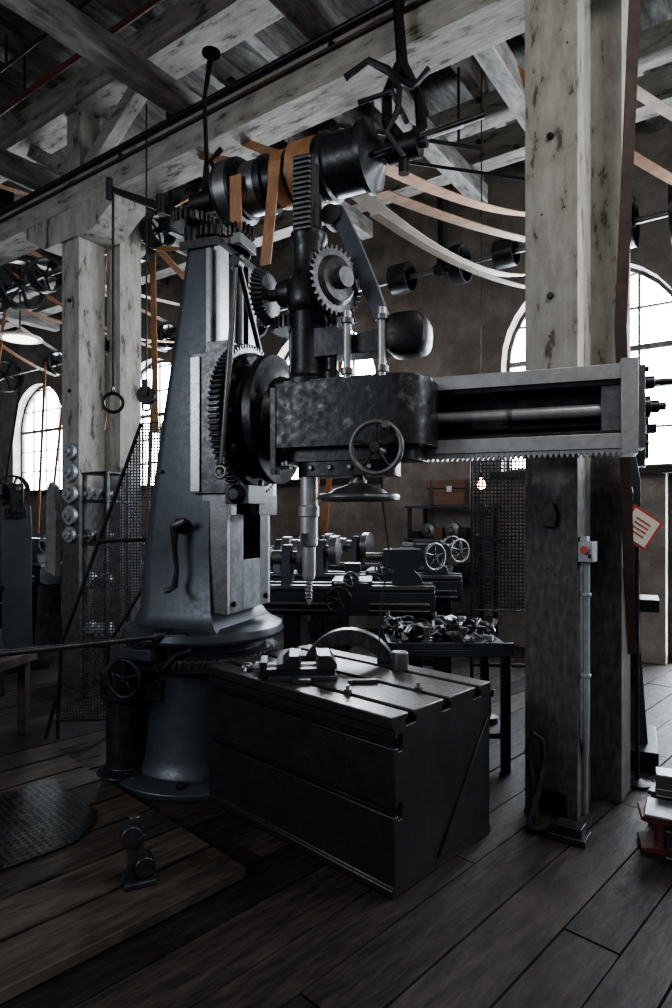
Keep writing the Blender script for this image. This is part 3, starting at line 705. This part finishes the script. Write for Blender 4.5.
b=B('steel_workbench',TR(.70,3.95,0,0),bevel=.003)
b.bb(-.40,.33,-.30,.30,.68,.72,'iron_blue'); b.bb(-.40,.33,-.30,-.28,.72,.76,'iron_blue'); b.bb(-.40,-.38,-.3,.3,.72,.76,'iron_blue')
for x in(-.36,.29):
    for y in(-.26,.26): b.bb(x-.025,x+.025,y-.025,y+.025,0,.68,'iron_dark')
b.bb(-.38,.31,-.28,.28,.2,.23,'iron_dark')
for k in range(4):
    b.lathe((-.28+.17*k,-.05,.232),(0,0,1),[(.07,0),(.07,.03),(.03,.04),(.03,.15),(.05,.16),(.05,.2)],'iron_dark',16)
b.done()
b=B('machine_parts_pile',TR(.66,3.95,.722,0))
random.seed(3)
for k in range(64):
    x=random.uniform(-.34,.30);y=random.uniform(-.24,.26);z=random.uniform(.012,.06)+.03*random.random(); mt=random.choice(['steel','iron_dark','steel_dull','iron_worn','iron_worn'])
    t=random.randint(0,4); ax=V((random.uniform(-1,1),random.uniform(-1,1),random.uniform(-.25,.25)))
    if t==0: b.gear((x,y,.002+random.random()*.03),(ax.x*.2,ax.y*.2,1),random.uniform(.04,.07),.03,18,mt,.01)
    elif t==1: b.tube([V((x,y,z+.02)),V((x,y,z+.03))+ax*.08,V((x,y,z+.01))+ax*.13],random.uniform(.01,.018),mt,8)
    elif t==2: b.torus((x,y,z+.02),(ax.x,ax.y,.6),.04,.012,mt,18,6)
    elif t==3: b.lathe((x,y,.0),(0,0,1),[(.035,0),(.035,.03),(.02,.035),(.02,.09),(.028,.095),(.028,.11)],mt,14)
    else:
        d=ax.normalized()*.07; b.tube([V((x,y,z))-d,V((x,y,z+.03)),V((x,y,z))+d,V((x,y,z+.04))+d*1.3],[.012,.016,.012,.02],mt,8)
b.done()

def mill(M):
    b=B('vertical_milling_machine',M,bevel=.004)
    b.bb(-.25,.3,-.3,.3,0,.12,'iron_dark')
    b.prism([(-.2,.12),(.22,.12),(.16,.7),(.16,1.7),(.1,1.95),(-.12,1.95),(-.16,1.7),(-.16,.7)],(0,-.14,0),(1,0,0),(0,0,1),(0,.3,0),'iron_blue')
    b.bb(-.3,.3,-.42,-.14,.95,1.02,'iron_dark'); b.bb(-.12,.12,-.36,-.14,.5,.95,'iron_dark')
    b.lathe((0,-.28,1.2),(0,0,1),[(.03,0),(.05,.1),(.07,.12),(.07,.45),(.05,.5)],'iron_dark')
    b.pulley((-.02,.0,1.98+.16),(1,0,0),.17,.16,'iron_dark'); b.cyl((-.25,0,2.14),(.25,0,2.14),.025,'steel_dull')
    for x in(-.2,.2): b.bb(x-.03,x+.03,-.06,.06,1.85,2.2,'iron_dark')
    b.bb(-.2,.2,-.1,.1,1.80,1.9,'iron_dark')
    b.wheel((-.2,-.45,.75),(0,-1,0),.13,.013,5,'iron_dark'); b.cyl((-.2,-.45,.75),(-.1,-.2,.75),.02,'iron_dark')
    b.lathe((.0,-.2,1.62),(0,-1,0),[(.10,0),(.1,.06),(.05,.08)],'iron_dark')
    b.done()
mill(TR(1.80,3.98,0,-25)@Matrix.Diagonal((.66,.9,1,1)))
mill(TR(-3.2,6.25,0,-50)@Matrix.Diagonal((.9,.9,.82,1)))
b=B('warning_sign',TR(1.68,3.50,1.43,0)@Matrix.Rotation(math.radians(-12),4,'Y')@Matrix.Rotation(math.radians(45),4,'Y'))
b.bb(-.095,.095,-.004,.004,-.095,.095,'sign_red'); b.bb(-.08,.08,-.007,-.003,-.08,.08,'sign_white')
for k in range(4): b.bb(-.045,.045,-.0085,-.0065,-.04+.025*k,-.032+.025*k,'sign_red')
b.bb(-.006,.006,.004,.012,-.02,.02,'iron_dark')
b.done()
b=B('sign_stand',TR(1.68,3.526,0,0)); b.cyl((0,0,0),(0,0,1.5),.012,'iron_dark'); b.lathe((0,0,0),(0,0,1),[(.08,0),(.08,.015),(.02,.03)],'iron_dark'); b.done()

b=B('switch_box',MB,bevel=.003)
b.bb(.262,.33,.0,.10,1.27,1.37,'galv'); b.bb(.262,.30,.02,.08,1.37,1.395,'galv')
b.cyl((.295,.0,1.33),(.295,-.02,1.33),.02,'sign_red'); b.bb(.31,.325,-.005,.0,1.29,1.31,'iron_black')
b.tube([(.29,.05,1.27),(.29,.05,.55),(.285,.06,.4),(.27,.10,.28),(.27,.10,.0)],.016,'galv',10)
for z in(1.1,.7): b.bb(.262,.31,.03,.07,z,z+.015,'galv')
b.done()
b=B('post_hardware',MB,bevel=.003)
b.prism([(.10,1.44),(.16,1.44),(.17,1.5),(.15,1.56),(.11,1.56),(.09,1.5)],(0,-.032,0),(1,0,0),(0,0,1),(0,.03,0),'iron_black')
b.prism([(.05,.001),(.21,.001),(.21,.12),(.05,.12)],(0,-.014,0),(1,0,0),(0,0,1),(0,.012,0),'iron_dark')
b.done()
b=B('iron_strap_loop',TR(1.00,3.12,0,-10))
b.tube([(-.02,-.10,.02),(-.03,-.02,.20),(-.05,.01,.33),(-.02,.015,.42),(.02,.015,.39),(.03,.0,.28),(.0,-.04,.18),(-.06,-.12,.022)],.016,'iron_dark',8)
b.lathe((-.03,-.12,.0),(0,0,1),[(.05,0),(.05,.025)],'iron_dark')
b.done()
b=B('iron_shoe_block',TR(1.08,2.94,0,-35),bevel=.004)
b.bb(-.09,.09,-.06,.06,0,.03,'iron_dark'); b.bb(-.05,.07,-.04,.04,.03,.07,'iron_dark'); b.done()

def ib(b,c,Ln,s,mt,deg):
    s2=s/2; poly=[(-s2,0),(s2,0),(s2,.12*s),(.08*s,.2*s),(.08*s,.8*s),(s2,.88*s),(s2,s),(-s2,s),(-s2,.88*s),(-.08*s,.8*s),(-.08*s,.2*s),(-s2,.12*s)]
    a=math.radians(deg); u=V((math.cos(a),math.sin(a),0)); n=V((-math.sin(a),math.cos(a),0))
    b.prism(poly,V(c)-u*Ln/2,n,(0,0,1),u*Ln,mt)
b=B('steel_beam_offcuts',bevel=.004)
ib(b,(1.76,2.98,0),.50,.16,'iron_worn',-40); ib(b,(1.72,2.96,.161),.40,.11,'steel_dull',-25)
ib(b,(1.80,3.0,.273),.30,.09,'galv',-60)
ib(b,(1.46,2.86,0),.16,.16,'pipe_red',70); ib(b,(1.60,2.72,0),.32,.13,'iron_worn',-30)
b.box((1.56,2.80,.14+.03),(.34,.2,.015),'steel_dull',(0,0,-30))
b.done()

# ================================================================ LEFT CLUTTER
M4=MB@Matrix.Translation((-4.2,0,0))
b=B('gear_blanks_on_post',M4)
for z,r in((2.06,.075),(1.88,.085),(1.69,.085),(1.50,.085),(1.33,.07)):
    b.lathe((.17,-.002,z),(0,-1,0),[(r,0),(r,.04),(r*.6,.042),(r*.6,.07),(r*.25,.072),(r*.25,.09)],'galv',24)
b.done()
b=B('hanging_apron',M4)
b.prism([(-.12,1.0),(.04,.95),(.05,1.5),(.02,1.75),(-.05,1.8),(-.1,1.72)],(-.06,-.052,0),(1,0,0),(0,0,1),(0,.05,0),'cloth'); b.done()
b=B('parts_rack',TR(-1.90,5.20,0,-35),bevel=.003)
for x in(-.13,.17):
    for y in(-.1,.1): b.bb(x-.015,x+.015,y-.015,y+.015,0,1.85,'iron_dark')
for z in(.5,.9,1.25,1.6,1.83): b.bb(-.15,.19,-.12,.12,z,z+.02,'iron_dark')
random.seed(5)
for z in(.52,.92,1.27,1.62):
    for k in range(3):
        r=random.uniform(.04,.065); b.lathe((-.09+.11*k,-.05,z+r+.001),(0,-1,0),[(r,0),(r,.05),(r*.4,.055),(r*.3,.08)],random.choice(['steel_dull','iron_worn','galv']),16)
b.done()
b=B('pull_rod_with_ring')
P=V((-1.30,3.685,3.37))
b.cyl(P,P-V((0,0,1.12)),.008,'iron_black',seg=8); b.torus(P-V((0,0,1.145)),(1,0,0),.02,.006,'iron_black',14,6)
b.torus(P-V((0,0,1.215)),(.2,-1,0),.055,.010,'iron_black')
b.done()
b=B('pulley_block')
P=V((-1.38,4.60,2.42))
b.cyl(P,P+V((0,0,2.07)),.006,'iron_black'); b.lathe(P+V((0,-.03,-.05)),(0,1,0),[(.065,0),(.05,.02),(.05,.04),(.065,.06)],'iron_black'); b.bb(P.x-.02,P.x+.02,P.y-.045,P.y+.045,P.z-.06,P.z+.06,'iron_black')
b.torus(P-V((0,0,.13)),(0,1,0),.03,.008,'iron_black',16)
b.done()
b=B('pendant_lamp'); P=V((-4.0,8.0,3.85))
b.cyl(P,V((P.x,P.y,5.5)),.01,'iron_black',seg=8); b.lathe(P,(0,0,-1),[(.03,0),(.06,.03),(.26,.10),(.27,.12),(.24,.121)],'sign_white'); b.lathe(P-V((0,0,.10)),(0,0,-1),[(.2,0),(.2,.03)],'lampglass'); b.done()
b=B('bare_bulb'); P=V((1.22,5.3,1.76))
b.lathe(P,(0,0,1),[(.008,-.045),(.03,-.03),(.035,0),(.022,.03),(.015,.05)],'bulb',16); b.lathe(P,(0,0,1),[(.018,.05),(.018,.09)],'iron_black',12); b.cyl(P+V((0,0,.09)),P+V((0,0,3.8)),.005,'iron_black',seg=6); b.done()
b=B('low_bench',TR(-2.45,4.25,0,-10),bevel=.004)
b.bb(-.4,.35,-.2,.2,.50,.56,'platform_wood')
for x in(-.35,.28):
    for y in(-.15,.15): b.bb(x-.03,x+.03,y-.03,y+.03,0,.5,'wood_dark')
b.done()
b=B('anvil_on_stand',TR(-3.0,5.2,0,-30),bevel=.004)
b.prism([(-.2,0),(.2,0),(.15,.55),(-.15,.55)],(0,-.17,0),(1,0,0),(0,0,1),(0,.34,0),'iron_dark')
b.prism([(-.14,.55),(.14,.55),(.07,.62),(.07,.68),(.2,.72),(.34,.79),(.2,.81),(-.22,.81),(-.22,.72),(-.07,.68),(-.07,.62)],(0,-.07,0),(1,0,0),(0,0,1),(0,.14,0),'iron_blue'); b.done()
b=B('hanging_cord'); b.tube([(.25,3.35,1.86),(.24,3.33,1.6),(.28,3.33,1.3),(.24,3.32,1.05),(.22,3.3,.76)],.005,'iron_black',6); b.done()

# ================================================================ LIGHTS
w=bpy.data.worlds.new('World'); bpy.context.scene.world=w; w.use_nodes=True
w.node_tree.nodes['Background'].inputs[0].default_value=(.74,.80,.9,1); w.node_tree.nodes['Background'].inputs[1].default_value=.20
def area(name,loc,tgt,sx,sy,e,c):
    l=bpy.data.lights.new(name,'AREA'); l.shape='RECTANGLE'; l.size=sx; l.size_y=sy; l.energy=e; l.color=c
    o=bpy.data.objects.new(name,l); bpy.context.scene.collection.objects.link(o); o.location=loc
    o.rotation_euler=(V(tgt)-V(loc)).to_track_quat('-Z','Y').to_euler()
area('window_light_west',(-5.0,-.5,3.4),(-.7,3.8,2.0),2.2,1.8,95,(.88,.93,1.0))  # added soft light from camera left; no window is modelled there
area('window_light_east',(5.5,2.2,3.6),(.5,3.2,2.0),2.0,1.8,115,(.93,.96,1.0))  # added soft light from the right, in place of unseen windows
area('work_lamp',(1.2,.9,4.6),(.5,3.2,1.8),1.0,.8,38,(1.0,.96,.90))  # area light high in front of the machine, without a fixture

sc=bpy.context.scene
sc.view_settings.view_transform='AgX'
try: sc.view_settings.look='AgX - Medium High Contrast'
except Exception: pass
sc.view_settings.exposure=0.42
cam=bpy.data.cameras.new('Camera'); co=bpy.data.objects.new('Camera',cam); sc.collection.objects.link(co)
co.location=(0,0,1.5); co.rotation_euler=(math.radians(90),0,0)
cam.sensor_fit='VERTICAL'; cam.sensor_height=36; cam.lens=22.57; cam.shift_y=.011; cam.clip_start=.05
sc.camera=co
